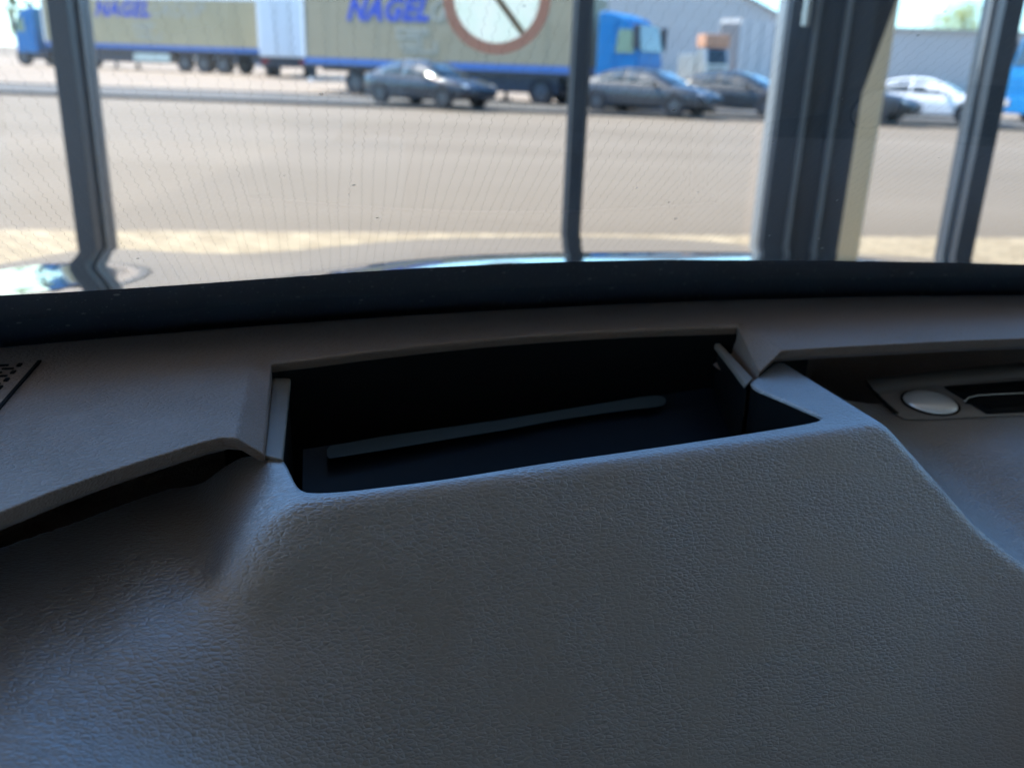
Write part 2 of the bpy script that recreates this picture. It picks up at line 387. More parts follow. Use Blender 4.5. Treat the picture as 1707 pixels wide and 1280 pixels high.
p = wd(1603, 62, 98); tree('sparse yellow-green spring tree rising above the flat grey hall', 'tree', p.x, 98, 8.0, 3.9, 'leaf_spring', 7000, 4, .12)
p = wd(4, 70, 110); tree('yellow-green tree at the left edge beyond the blue lorry cab', 'tree', p.x-2, 110, 4.6, 2.6, 'leaf_spring', 2200, 5)
p = wd(22, 20, 95); tree('tall dark narrow tree above the roof of the far left cab', 'tree', p.x, 95, 6.2, .75, 'leaf_dark', 1500, 6, .1, .3)
p = wd(50, 20, 100); tree('shorter dark narrow tree right above the far left cab', 'tree', p.x, 100, 6.0, .7, 'leaf_dark', 1500, 8, .1, .3)

# ================================================================== LORRIES
M['tarp_beige'] = plain('beige_trailer_side', (.42, .34, .20), .6, spec=.2, var=.05, scale=.6)
M['tarp_grey'] = plain('grey_beige_trailer_side', (.30, .255, .17), .6, spec=.2, var=.05, scale=.6)
M['lorry_blue'] = plain('lorry_blue', (.004, .15, .38), .5, spec=.25, var=.02)
M['stripe_blue'] = plain('stripe_blue', (.03, .12, .38), .5)
M['letter_blue'] = plain('letter_blue', (.01, .045, .40), .5)
M['letter_pale'] = plain('letter_grey', (.36, .35, .30), .6)
M['chassis'] = plain('dark_chassis', (.02, .024, .035), .6)
M['tyre'] = plain('tyre_rubber', (.012, .013, .016), .8)
M['rim'] = plain('wheel_rim', (.10, .105, .115), .45, metal=.5)
M['white_panel'] = plain('white_panel', (.70, .72, .74), .4, var=.03)
M['glass_dark'] = plain('vehicle_glass', (.012, .02, .022), .05, coat=.5)
M['lamp'] = plain('lamp_glass', (.6, .6, .6), .1, metal=.5)
M['glass_green'] = plain('cab_window', (.16, .24, .17), .15)
M['red'] = plain('tail_lamp', (.35, .01, .01), .3)
def wheel(parent, c, r, wdt, rimmat='rim'):
    t = MB(); t.ring(c, r*.55, r, 'Y', wdt/2, 36); wt = t.build('wheel', M['tyre'], parent, smooth=40, bevel=.02)
    q = MB(); q.ring(c, 0, r*.56, 'Y', wdt/2*.75, 24)
    for k in range(5):
        a = 2*math.pi*k/5
        T = Matrix.Translation(c) @ Matrix.Rotation(-a, 4, 'Y')
        q.box((.04*r, -wdt/2*.95, -.06*r), (.5*r, wdt/2*.95, .06*r), T)
    q.build('rim', M[rimmat], wt); return wt
def cab(parent, x0, dirx, y0=-1.25, ln=2.25, hs=1.0):
    """cab nose towards dirx; x0 = rear face"""
    d = dirx; W = 2.5
    pr = [(0, .75), (ln*.98, .75), (ln*1.02, 1.6), (ln, 2.0), (ln*.9, 2.95), (ln*.62, 3.6), (ln*.15, 3.85), (0, 3.8)]; pr = [(a, b*hs if b > 1.7 else b) for a, b in pr]
    mb = MB(); mb.prism([(x0+d*a, y0, b) for a, b in pr], [(x0+d*a, y0+W, b) for a, b in pr])
    cb = mb.build('cab', M['lorry_blue'], parent, bevel=.08, seg=4)
    for yy in (y0-.012, y0+W+.012):
        q = MB(); s = [(ln*.45, 1.95), (ln*.9, 1.95), (ln*.82, 2.75), (ln*.5, 2.75)]
        q.prism([(x0+d*a, yy-.01, b) for a, b in s], [(x0+d*a, yy+.01, b) for a, b in s]); q.build('side_window', M['glass_green'], cb)
        q = MB(); q.box((x0+d*ln*.95-.08, yy-.25 if yy < y0 else yy+.05, 2.1), (x0+d*ln*.95+.12, yy-.05 if yy < y0 else yy+.25, 2.9)); q.build('mirror', M['chassis'], cb, bevel=.03)
        q = MB(); q.box((min(x0+d*.3, x0+d*ln*.42), yy-.01, 1.2), (max(x0+d*.3, x0+d*ln*.42), yy+.01, 3.2)); q.build('sleeper_panel', M['lorry_blue'], cb)
    q = MB(); s = [(ln*1.005, 2.03), (ln*.915, 2.92)]
    q.prism([(x0+d*(s[0][0]+.02), y0+.15, s[0][1]), (x0+d*(s[0][0]+.02), y0+W-.15, s[0][1]), (x0+d*(s[1][0]+.02), y0+W-.25, s[1][1]), (x0+d*(s[1][0]+.02), y0+.25, s[1][1])],
            [(x0+d*(s[0][0]), y0+.15, s[0][1]), (x0+d*(s[0][0]), y0+W-.15, s[0][1]), (x0+d*(s[1][0]), y0+W-.25, s[1][1]), (x0+d*(s[1][0]), y0+.25, s[1][1])])
    q.build('windscreen', M['glass_dark'], cb)
    q = MB(); a, b = sorted((x0+d*ln*1.0, x0+d*ln*1.05)); q.box((a, y0+.05, .35), (b, y0+W-.05, .95)); q.build('bumper', M['lorry_blue'], parent, bevel=.05)
    q = MB(); a, b = sorted((x0-d*.3, x0+d*ln*.98)); q.box((a, y0+.2, .4), (b, y0+W-.2, .74)); q.build('cab_chassis', M['chassis'], parent)
    for yy in (y0+.3, y0+W-.3):
        q = MB(); a, b = sorted((x0+d*ln*1.052, x0+d*ln*1.07)); q.box((a, yy-.22, .6), (b, yy+.22, .85)); q.build('headlight', M['lamp'], parent, bevel=.02)
    a, b = sorted((x0+d*ln*.15, x0+d*ln*.42))
    return cb
def trailer(parent, L, side, letters, logo_at, d):
    """box trailer along local X, centred; side facing -Y carries the lettering"""
    h0, h1, W = 1.12, 3.98, 2.5
    mb = MB(); mb.box((-L/2, -W/2, h0+.30), (L/2, W/2, h1-.12)); body = mb.build('trailer_box', M[side], parent, bevel=.02)
    q = MB(); q.box((-L/2-.01, -W/2-.012, h0+.06), (L/2+.01, W/2+.012, h0+.298)); q.build('stripe', M['stripe_blue'], body)
    q = MB(); q.box((-L/2-.015, -W/2-.02, h1-.118), (L/2+.015, W/2+.02, h1+.06)); q.build('roof_rail', M['white_panel'], body, bevel=.01)
    q = MB(); q.box((-L/2-.012, -W/2-.016, h0-.06), (L/2+.012, W/2+.016, h0+.058)); q.build('side_rail', M['chassis'], body)
    for sx in (-1, 1):
        q = MB(); q.box((sx*L/2-.07, -W/2-.03, h0+.3), (sx*L/2+.07, -W/2-.002, h1-.12)); q.build('corner_post', M['white_panel'], body)
    for k in range(5):
        q = MB(); q.box((-L/2+L*(k+.5)/5-.02, -W/2-.008, h0+.3), (-L/2+L*(k+.5)/5, -W/2-.001, h1-.13)); q.build('panel_seam', M['tarp_grey'], body)
    for txt, sz, xx, zz, mt, off, sh in letters:
        t = text_mb(txt, sz, off, sh); bmesh.ops.rotate(t.bm, verts=t.bm.verts, cent=(0, 0, 0), matrix=Matrix.Rotation(math.pi/2, 3, 'X'))
        bmesh.ops.translate(t.bm, verts=t.bm.verts, vec=(xx, -W/2-.014, zz)); t.build('lettering', M[mt], body, normals=False)
    lx, lz = logo_at; q = MB()                      # pale angular double-loop emblem
    def bar(a, b, c, e): q.box((lx+a, -W/2-.016, lz+c), (lx+b, -W/2-.006, lz+e))
    bar(0, 1.5, .62, .70); bar(0, .08, .3, .62); bar(.08, 1.1, .3, .38); bar(1.1, 1.18, 0, .38); bar(.1, 1.1, 0, .08); bar(1.42, 1.5, .5, .62); bar(.4, 1.42, .48, .55)
    bar(.3, 1.9, -.2, -.13); bar(1.82, 1.9, -.13, .25)
    q.build('emblem', M['letter_pale'], body)
    q = MB(); q.box((-L/2+.3, -.5, h0-.22), (L/2-.2, .5, h0-.061)); q.build('chassis_beam', M['chassis'], parent)
    q = MB(); q.box((-d*L*.5+(.1 if d>0 else -.3), -W/2+.05, .45), (-d*L*.5+(.3 if d>0 else -.1), W/2-.05, .6)); q.build('underrun_bar', M['white_panel'], parent)
    for k in range(3):
        x = -d*(L/2-2.6-1.31*k)
        for yy in (-W/2+.22, W/2-.22): wheel(parent, Vector((x, yy, .5)), .5, .32)
    q = MB(); q.box((-1.2, -W/2+.1, .5), (1.4, W/2-.1, .98)); 
    q.build('pallet_box', M['steel'], parent, bevel=.03)
    q = MB(); q.box((min(0, d*(L/2-.8)), -W/2+.14, .42), (max(0, d*(L/2-.8)), W/2-.14, 1.055)); q.build('side_guard', M['chassis'], parent)
    for xx in (d*L*.18,):
        for yy in (-.9, .9):
            q = MB(); q.box((xx-.06, yy-.06, .1), (xx+.06, yy+.06, 1.05)); q.box((xx-.18, yy-.15, .02), (xx+.18, yy+.15, .098)); q.build('landing_leg', M['chassis'], parent)
def lorry(name, label, A, B, d, side, letters, logo):
    """A,B = plan ends (left,right) of the near bottom edge of the box"""
    A = Vector(A); B = Vector(B); L = (B-A).length; rz = math.atan2(B.y-A.y, B.x-A.x)
    mid = (A+B)/2 + Vector((-math.sin(rz), math.cos(rz)))*1.25
    root = empty(name, (mid.x, mid.y, gz(mid.y)+.004), rz); tag(root, label, 'lorry')
    trailer(root, L, side, letters, logo, d)
    cab(root, d*(L/2+.75), d, ln=1.6, hs=.87)
    for x, n in ((d*(L/2+.75+1.25), 1), (d*(L/2-1.5), 1)):
        for yy in (-1.03, 1.03): wheel(root, Vector((x, yy, .5)), .5, .34)
    q = MB(); a, b = sorted((d*(L/2-3), d*(L/2+.8))); q.box((a, -.45, .55), (b, .45, .85)); q.build('tractor_chassis', M['chassis'], root)
    q = MB(); a, b = sorted((d*(L/2+.1), d*(L/2+1.5))); q.box((a, -1.15, .42), (b, -.5, .9)); q.build('fuel_tank', M['chassis'], root, bevel=.08)
    return root
A = wd(508, 100, 41); B = wd(962, 110, 35)
lorry('articulated_lorry', 'blue-cabbed lorry with long grey-beige trailer directly behind the leftmost dark sedan', (A.x, 41), (B.x, 35), 1, 'tarp_grey',
      [('NAGEL', 1.18, -4.12, 2.95, 'letter_blue', .05, .35), ('-GROUP', 1.1, -.55, 2.95, 'letter_pale', 0, .35)], (-1.6, 1.95))
A = wd(80, 100, 58); B = wd(434, 100, 53)
lorry('articulated_lorry', 'farther lorry at the left with warm beige trailer and its blue cab facing left', (A.x, 58), (B.x, 53), -1, 'tarp_beige',
      [('NAGEL', 1.15, -3.6, 2.95, 'letter_blue', .05, .35), ('-GROUP', 1.05, -.15, 2.95, 'letter_pale', 0, .35)], (-.9, 1.9))
# white box trailer seen from its rear doors, between the two
def rear_trailer():
    p = wd(474, 115, 51); root = empty('box_trailer', (p.x, 51, gz(51)+.004), R_(6)); tag(root, 'white box trailer seen from its rear doors between the two beige trailers', 'trailer')
    q = MB(); q.box((-1.25, 0, 1.05), (1.25, 9, 3.98)); bd = q.build('trailer_box', M['white_panel'], root, bevel=.03)
    for s in (-1, 1):
        q = MB(); q.box((min(s*.02, s*1.18), -.05, 1.12), (max(s*.02, s*1.18), -.002, 3.9)); dr = q.build('rear_door', M['white_panel'], bd, bevel=.01)
        q = MB(); q.tube([(s*.35, -.08, 1.15), (s*.35, -.08, 3.85)], .02, 6); q.build('lock_rod', M['steel'], dr)
        q = MB(); q.box((s*1.0-.18, -.06, .75), (s*1.0+.18, 0, .9)); q.build('tail_lamp', M['red'], root)
        for k in range(3): wheel(root, Vector((0, 0, 0)), .5, .32) if False else None
    for k in range(3):
        for s in (-1, 1):
            t = MB(); t.ring((s*1.03, 1.6+1.3*k, .5), .28, .5, 'X', .16, 28); wt = t.build('wheel', M['tyre'], root)
            t = MB(); t.ring((s*1.03, 1.6+1.3*k, .5), 0, .278, 'X', .12, 20); t.build('rim', M['rim'], wt)
    q = MB(); q.box((-1.2, .02, .55), (1.2, .2, 1.0)); q.box((-.5, .2, .8), (.5, 8.8, 1.049)); q.build('chassis_beam', M['chassis'], root)
rear_trailer()
# orange-topped small lorry front
def loader():
    p = wd(1192, 140, 50); root = empty('small_lorry', (p.x, 50, gz(50)+.004), R_(10)); tag(root, 'small grey lorry with orange roof box facing us before the dark shed door', 'lorry')
    q = MB(); pr = [(-.0, .6), (.0, 1.5), (.25, 2.25), (1.4, 2.3), (1.4, .6)]
    q.prism([(-.62, a, b) for a, b in pr], [(.62, a, b) for a, b in pr]); cb = q.build('cab', M['steel'], root, bevel=.05)
    q = MB(); q.prism([(-.52, -.03, 1.52), (.52, -.03, 1.52), (.48, .21, 2.2), (-.48, .21, 2.2)], [(-.52, -.01, 1.52), (.52, -.01, 1.52), (.48, .235, 2.2), (-.48, .235, 2.2)]); q.build('windscreen', M['glass_dark'], cb)
    q = MB(); q.box((-.68, .2, 2.3), (.68, 1.5, 2.95)); q.build('roof_box', plain('faded_orange', (.42, .22, .13), .6), root, bevel=.05)
    q = MB(); q.box((-.68, 1.5, .7), (.68, 4.2, 2.0)); q.build('load_bed', M['steel'], root, bevel=.03)
    q = MB()
    for k in range(4): q.box((-.45, -.04, .72+.18*k), (.45, -.005, .8+.18*k))
    q.build('grille', M['chassis'], cb)
    for s in (-.5, .5):
        q = MB(); q.ring((s, -.04, .95), 0, .1, 'Y', .03, 16); q.build('headlight', M['lamp'], cb)
        for yy in (.7, 3.4):
            t = MB(); t.ring((s, yy, .36), .2, .36, 'X', .11, 24); t.build('wheel', M['tyre'], root)
loader()

# ================================================================== PARKED CARS
def make_car(name, label, paintmat, group):
    root = empty(name); tag(root, label, 'car', group)
    ST = [(0, .48, .80, .66), (.12, .34, .93, .80), (.45, .26, 1.01, .89), (1.0, .22, 1.0, .92), (1.9, .20, .97, .935), (2.9, .20, .95, .935), (3.55, .22, .93, .925),
          (4.1, .24, .86, .90), (4.6, .27, .75, .83), (4.82, .34, .66, .72), (4.9, .42, .58, .58)]
    mb = MB(); rows = []
    for x, zb, zt, hw in ST:
        x -= 2.45; zm = zb+(zt-zb)*.55
        half = [(0, zb), (hw*.8, zb), (hw*.97, zb+.1*(zt-zb)), (hw, zm), (hw*.97, zt-.08*(zt-zb)-.02), (hw*.86, zt), (0, zt+.03)]
        rows.append([(x, y, z) for y, z in half]+[(x, -y, z) for y, z in half[-2:0:-1]])
    V = mb.grid(rows, closed=True); mb.bm.faces.new(V[0]); mb.bm.faces.new(V[-1][::-1])
    body = mb.build('body', paintmat, root, smooth=50)
    GS = [(.42, .99, .80), (.9, 1.22, .66), (1.35, 1.37, .60), (1.9, 1.445, .585), (2.4, 1.43, .585), (2.85, 1.33, .60), (3.25, 1.14, .70), (3.62, .93, .80)]
    mb = MB(); rows = []
    for x, z, hr in GS:
        x -= 2.45; hb = .875; zb = .93 
        rows.append([(x, hb if z > 1.05 else hr+.03, zb), (x, (hb+hr)/2 if z > 1.05 else hr, (zb+z)/2+.02), (x, hr, z-.035), (x, hr-.08, z), (x, 0, z+.012),
                     (x, -hr+.08, z), (x, -hr, z-.035), (x, -((hb+hr)/2 if z > 1.05 else hr), (zb+z)/2+.02), (x, -(hb if z > 1.05 else hr+.03), zb)])
    mb.grid(rows); mb.build('roof', paintmat, body, smooth=60)
    def interp(x):
        for a, b in zip(GS[:-1], GS[1:]):
            if a[0] <= x <= b[0]: t = (x-a[0])/(b[0]-a[0]); return a[1]+(b[1]-a[1])*t, a[2]+(b[2]-a[2])*t
    for s in (-1, 1):
        for xa, xb in ((.95, 1.95), (2.02, 3.2)):
            mb = MB(); lo = []; hi = []
            for k in range(7):
                x = xa+(xb-xa)*k/6; z, hr = interp(x); f0 = .97+.0; f1 = z-.07
                def yat(zz): return .875+(hr-.875)*max(0, (zz-.93))/(max(.05, z-.035-.93))+.02
                lo.append((x-2.45, s*yat(f0), f0)); hi.append((x-2.45, s*yat(max(f0+.01, f1)), max(f0+.01, f1)))
            mb.grid([lo, hi]); q = mb.build('side_window', M['glass_dark'], body, smooth=60)
            sm = q.modifiers.new('Solidify', 'SOLIDIFY'); sm.thickness = .01
    for nm, xs in (('windscreen', (2.72, 2.9, 3.1, 3.3, 3.55)), ('rear_window', (1.2, 1.0, .8, .55))):
        mb = MB(); rr = []
        for x in xs:
            z, hr = interp(x); rr.append([(x-2.45, yy*(hr-.1), z+.018-.004*abs(yy)) for yy in (-1, -.5, 0, .5, 1)])
        mb.grid(rr); q = mb.build(nm, M['glass_dark'], body, smooth=60)
        sm = q.modifiers.new('Solidify', 'SOLIDIFY'); sm.thickness = .01
    for x in (.98, 3.88):
        for s in (-1, 1):
            wt = wheel(root, Vector((x-2.45, s*.83, .335)), .335, .24)
            a = MB(); a.ring((x-2.45, s*.905, .36), .335, .385, 'Y', .03, 30, 0, 2*math.pi); a.build('wheel_arch', M['chassis'], body)
    for s in (-1, 1):
        q = MB(); q.prism([(4.62-2.45, s*.60, .70), (4.62-2.45, s*.79, .70), (4.80-2.45, s*.66, .56), (4.86-2.45, s*.52, .56)],
                          [(4.62-2.45, s*.60, .765), (4.60-2.45, s*.80, .74), (4.80-2.45, s*.69, .64), (4.86-2.45, s*.52, .64)]); q.build('headlight', M['lamp'], body)
        q = MB(); q.box((.0-2.45, min(s*.4, s*.68), .72), (.06-2.45, max(s*.4, s*.68), .80)); q.build('tail_lamp', M['red'], body)
        q = MB(); q.box((3.05-2.45, min(s*.93, s*1.06), .95), (3.2-2.45, max(s*.93, s*1.06), 1.07)); q.build('mirror', paintmat, body, bevel=.03)
        q = MB(); q.tube([(1.0-2.45, s*.895, .965), (3.3-2.45, s*.89, .955)], .012, 6); q.build('window_trim', M['chrome'], body)
    q = MB(); q.box((4.86-2.45, -.4, .36), (4.9-2.45, .4, .60)); q.build('grille', M['chassis'], body, bevel=.01)
    return root
M['car_dark'] = plain('dark_blue_paint', (.006, .010, .02), .5, metal=0, coat=.75, spec=.3, var=.01)
M['car_black'] = plain('black_paint', (.006, .008, .011), .5, coat=.6, spec=.3, var=.01)
M['car_grey'] = plain('graphite_paint', (.02, .025, .033), .5, coat=.75, spec=.3, var=.01)
M['car_white'] = plain('white_paint', (.78, .78, .78), .3, coat=.8, var=.01)
def put(o, px, Y, rz, sc_=1):
    p = wd(px, 170, Y); o.location = (p.x, Y, gz(Y)+(.06 if 30.6 < Y < 37.2 else -.01)); o.rotation_euler.z = R_(rz); o.scale = (sc_,)*3
G_ = 'cars parked along the far kerb'
def recolour(o, mat):
    for ch in [o]+list(o.children_recursive):
        if ch.type == 'MESH' and ch.data.materials and ch.data.materials[0] in (M['car_dark'],):
            ch.data = ch.data.copy(); ch.data.materials[0] = mat
c1 = make_car('parked_car', 'dark blue sedan with a glaring bonnet, before the nearer beige trailer', M['car_dark'], G_); put(c1, 716, 31.9, -38)
c2 = copy_tree(c1); put(c2, 1080, 31.9, -36); recolour(c2, M['car_grey']); c2['label'] = 'graphite sedan parked in front of the blue lorry cab, right of the thin glazing bar'
c3 = copy_tree(c1); put(c3, 1230, 33.8, -36); recolour(c3, M['car_black']); c3['label'] = 'black sedan before the grey box shed, its nose behind the door frame'
c4 = copy_tree(c1); put(c4, 1545, 33.6, -32); recolour(c4, M['car_white']); c4['label'] = 'white sedan parked before the flat grey hall, right of the beige column'
c5 = copy_tree(c1); put(c5, 1405, 32.0, -38); recolour(c5, M['car_black']); c5['label'] = 'black car mostly behind the beige column, nose before the white sedan'
# ---- blue lorry at the far right edge
A = wd(1716, 100, 34); 
lr = empty('lorry_tractor', (A.x+2.6, 35, 0), R_(188)); tag(lr, 'bright blue lorry cab with mirror cut off by the right edge', 'lorry')
cab(lr, -.2, 1)
for x in (.9, -2.4):
    for yy in (-1.03, 1.03): wheel(lr, Vector((x, yy, .5)), .5, .34)
q = MB(); q.box((-3.4, -.45, .55), (-.1, .45, .85)); q.build('tractor_chassis', M['chassis'], lr)
q = MB(); q.box((-1.6, -1.15, .42), (-.4, -.5, .9)); q.build('fuel_tank', M['chassis'], lr, bevel=.08)

# ================================================================== SHOWROOM
FY = 3.6
sh = empty('showroom', (0, FY, 0)); tag(sh, 'glass showroom front of dark anthracite bars with a door frame right of the middle', 'building')
def sbox(name, a, b, mat, parent=sh, bevel=0):
    q = MB(); q.box((a[0], a[1]-FY, a[2]), (b[0], b[1]-FY, b[2])); return q.build(name, M[mat], parent, bevel=bevel)
def glz(px): return wd(px, 200, FY).x
HR = 7.4
def mullion(xc, w_=.06, dep=.15, y0=FY-.075):
    m = sbox('mullion', (xc-w_/2, y0, 0.002), (xc+w_/2, y0+dep, HR-.002), 'anthracite', bevel=.004)
    sbox('glazing_bead', (xc+w_/2+.0005, FY+.0, .06), (xc+w_/2+.012, FY+.022, HR-.06), 'anthracite_light', m)
    sbox('glazing_bead', (xc-w_/2-.012, FY+.0, .06), (xc-w_/2-.0005, FY+.022, HR-.06), 'anthracite_light', m)
    return m
XL, XM, XR = glz(133), glz(962), glz(1637)
mullion(XL, .075, .20); mullion(XM, .055, .12); mullion(XR, .07, .18)
for x in (XL-1.9, XL-3.8, XR+1.2, XR+2.8, XR+4.4): mullion(x, .07, .15)
# glass panes
gm, N, L, b = new_mat('clear_glass')
tr = N.new('ShaderNodeBsdfTransparent'); tr.inputs[0].default_value = (.96, .975, .98, 1); gl = N.new('ShaderNodeBsdfGlossy'); gl.inputs['Roughness'].default_value = .0
fr = schlick(N, L, .06); mx = N.new('ShaderNodeMixShader')
L.new(fr.outputs[0], mx.inputs[0]); L.new(tr.outputs[0], mx.inputs[1]); L.new(gl.outputs[0], mx.inputs[2]); L.new(mx.outputs[0], N['Material Output'].inputs[0])
M['clear_glass'] = gm
xs = [XL-3.8, XL-1.9, XL, XM, glz(1283)]
for a, b_ in zip(xs[:-1], xs[1:]): 
    q = MB(); q.poly([(a+.05, .01, .06), (b_-.05, .01, .06), (b_-.05, .01, HR-.06), (a+.05, .01, HR-.06)]); q.build('glass_pane', gm, sh)
for a, b_ in ((glz(1440), XR), (XR, XR+1.2), (XR+1.2, XR+2.8), (XR+2.8, XR+4.4)):
    q = MB(); q.poly([(a+.05, .01, .06), (b_-.05, .01, .06), (b_-.05, .01, HR-.06), (a+.05, .01, HR-.06)]); q.build('glass_pane', gm, sh)
# door frame cluster: two posts, door leaf stile with handle
d0 = glz(1285); 
dr = sbox('door_frame', (d0, FY-.09, .002), (d0+.085, FY+.07, HR-.002), 'anthracite', bevel=.004)
sbox('rubber_seal', (d0+.0855, FY-.102, .002), (d0+.103, FY+.06, HR-.002), 'anthracite_light', dr)
sbox('rubber_seal', (d0-.008, FY-.06, .002), (d0-.001, FY+.06, HR-.002), 'anthracite_light', dr)
ds = sbox('door_stile', (d0+.104, FY-.065, .02), (d0+.20, FY+.055, HR-.3), 'anthracite', bevel=.004)
sbox('rubber_seal', (d0+.2005, FY-.10, .02), (d0+.2155, FY+.045, HR-.3), 'anthracite_light', ds)
sbox('door_frame', (d0+.2165, FY-.08, .002), (d0+.305, FY+.08, HR-.002), 'anthracite', bevel=.004)
q = MB(); hx = d0+.045; q.tube([(hx, -.13, 1.66), (hx, -.13, 1.98)], .014, 12)
q.tube([(hx, -.13, 1.70), (hx, -.085, 1.70)], .009, 8); q.tube([(hx, -.13, 1.94), (hx, -.085, 1.94)], .009, 8)
q.build('door_handle', M['steel'], dr, smooth=50)
# leaning dark panel beside the door
q = MB(); T0 = wd(1447, -120, FY+.12); T1 = wd(1540, -120, FY+.12); B0 = wd(1392, 166, FY+.12); B1 = wd(1434, 166, FY+.12)
pts = [Vector(v)-Vector((0, FY, 0)) for v in (T0, T1, B1, B0)]
q.prism(pts, [v+Vector((0, .03, 0)) for v in pts]); q.build('slanted_panel', M['anthracite'], sh, bevel=.003)
# structure around
sbox('roof_slab', (-9, -9, HR), (9, FY+.25, HR+.35), 'slab')
sbox('rear_wall', (-9, -9.2, 0), (9, -9, HR), 'white_wall')
sbox('side_wall', (8.8, -8.99, 0), (9, FY-.2, HR-.001), 'white_wall')
fl = sbox('showroom_floor', (-9, -9, -.02), (9, FY-.12, .012), 'tile')
sbox('sill', (-9, FY-.1, -.01), (9, FY+.1, .05), 'anthracite')
# beige column outside
ca = wd(1375, 300, 4.6); cb_ = wd(1449, 300, 4.6)
q = MB(); wcol = (cb_.x-ca.x)
q.box((0, 0, 0), (wcol, .3, HR-.01)); co = q.build('column', M['column'], bevel=.015); co.location = (ca.x+.01, 4.6, 0); 
tag(co, 'beige rendered column standing outside the glass right of the dark door frame', 'column')
# round prohibition sticker on the glass
def sticker():
    c = wd(828, -4, FY-.002); root = empty('round_sign', (c.x, FY-.002, c.z)); tag(root, 'round white sign with a brown ring and slash on the glass', 'sign')
    r = 83/1592*FY*1.0
    m, N, L, b = new_mat('sticker_film')
    b.inputs['Base Color'].default_value = (.85, .87, .82, 1); b.inputs['Roughness'].default_value = .4
    tl = N.new('ShaderNodeBsdfTranslucent'); tl.inputs[0].default_value = (.9, .93, .88, 1)
    no = N.new('ShaderNodeTexNoise'); no.inputs['Scale'].default_value = 14; tc = N.new('ShaderNodeTexCoord'); L.new(tc.outputs['Object'], no.inputs[0])
    cr = N.new('ShaderNodeMixRGB'); cr.inputs[1].default_value = (.8, .9, .8, 1); cr.inputs[2].default_value = (.98, .95, .9, 1); L.new(no.outputs['Fac'], cr.inputs[0]); L.new(cr.outputs[0], tl.inputs[0])
    ms = N.new('ShaderNodeMixShader'); ms.inputs[0].default_value = .85; L.new(b.outputs[0], ms.inputs[1]); L.new(tl.outputs[0], ms.inputs[2]); L.new(ms.outputs[0], N['Material Output'].inputs[0])
    def film(nm, col):
        mm, N, L, b = new_mat(nm); b.inputs['Base Color'].default_value = (*col, 1); b.inputs['Roughness'].default_value = .5
        tl = N.new('ShaderNodeBsdfTranslucent'); tl.inputs[0].default_value = (*col, 1)
        no = N.new('ShaderNodeTexNoise'); no.inputs['Scale'].default_value = 9; tc = N.new('ShaderNodeTexCoord'); L.new(tc.outputs['Object'], no.inputs[0])
        mr = N.new('ShaderNodeMapRange'); mr.inputs['To Min'].default_value = .6; mr.inputs['To Max'].default_value = .75; L.new(no.outputs['Fac'], mr.inputs['Value'])
        ms = N.new('ShaderNodeMixShader'); L.new(mr.outputs[0], ms.inputs[0]); L.new(b.outputs[0], ms.inputs[1]); L.new(tl.outputs[0], ms.inputs[2]); L.new(ms.outputs[0], N['Material Output'].inputs[0]); return mm
    q = MB(); q.ring((0, 0, 0), 0, r*.84, 'Y', .0006, 64); q.build('disc', m, root)
    q = MB(); q.ring((0, 0, 0), r*.842, r*1.06, 'Y', .0006, 64); q.build('ring', film('faded_red_ring', (.58, .42, .36)), root)
    q = MB(); T = Matrix.Rotation(R_(50), 4, 'Y'); q.box((-r*.83, -.003, -r*.06), (r*.83, -.001, r*.06), T); q.build('slash', film('brown_slash', (.40, .33, .26)), root)
    q = MB()
    for k in range(3):
        for j in range(5): q.box((-r*.5+j*r*.21, -.0045, r*(.12+.16*k)), (-r*.5+j*r*.21+r*.13, -.0033, r*(.2+.16*k)))
    q.build('faded_print', film('pale_green_print', (.45, .62, .52)), root)
sticker()

# ================================================================== THE CAR WE SIT IN
me_car = empty('car', (0, 0, 0), YAWCAR); tag(me_car, 'parked car seen from the driver seat, brown grained dashboard and pale bonnet', 'car')
def vr(u): return .638-.22*(u-.42)**2          # rear edge of the dash pad
RAKE = R_(30); WB = -.193; GO = .062
def glass(u, s): return Vector((u, vr(u)+GO-s*math.cos(RAKE), 1.5+WB+s*math.sin(RAKE)))
def on_glass(px, py):
    d = RZC @ ray(px, py); lo, hi = .1, 1.5
    def f(t):
        p = d*t; return p.z-(WB+(vr(p.x)+GO-p.y)*math.tan(RAKE))
    for _ in range(50):
        m = (lo+hi)/2
        if f(m) > 0: hi = m
        else: lo = m
    p = d*lo; return p.x, (vr(p.x)+GO-p.y)/math.cos(RAKE)

# ---- instrument cowl: a soft skin with a bulge around the display opening
WT = -.183
inner_px = [(405, 748), (425, 752), (446, 756), (468, 762), (478, 775), (492, 806), (505, 819), (530, 822), (580, 819), (646, 811), (735, 800), (822, 786), (900, 773), (1000, 759), (1125, 741), (1250, 722), (1335, 708), (1362, 702), (1371, 698), (1366, 691), (1350, 685), (1300, 663), (1246, 641), (1262, 630), (1276, 618), (1290, 606)]
inner = [car(x, y, w=WT) for x, y in inner_px]
FLp, FRp = car(452, 848, w=WT), car(1478, 706, w=WT); RRp = car(1340, 622, w=WT); LRp = car(412, 768, w=WT)
def edge(P, Q):
    d = Vector((Q.x-P.x, Q.y-P.y)).normalized(); n = Vector((d.y, -d.x)); return (P.x, P.y, n.x, n.y)
E_front = edge(FLp, FRp); E_right = edge(FRp, RRp); E_left = edge(LRp, FLp)
def sd_(E, u, v): return (u-E[0])*E[2]+(v-E[1])*E[3]
def smax(a, b, k):
    h = max(k-abs(a-b), 0)/k; return max(a, b)+h*h*k*.25
def smin(a, b, k): return -smax(-a, -b, k)
REC = [car(x, y, w=-.212) for x, y in ((1447, 640), (1500, 700), (2300, 640), (2300, 560))]
REC2 = [(p.x, p.y) for p in REC]
BU = np.linspace(-1.2, 1.6, 561)
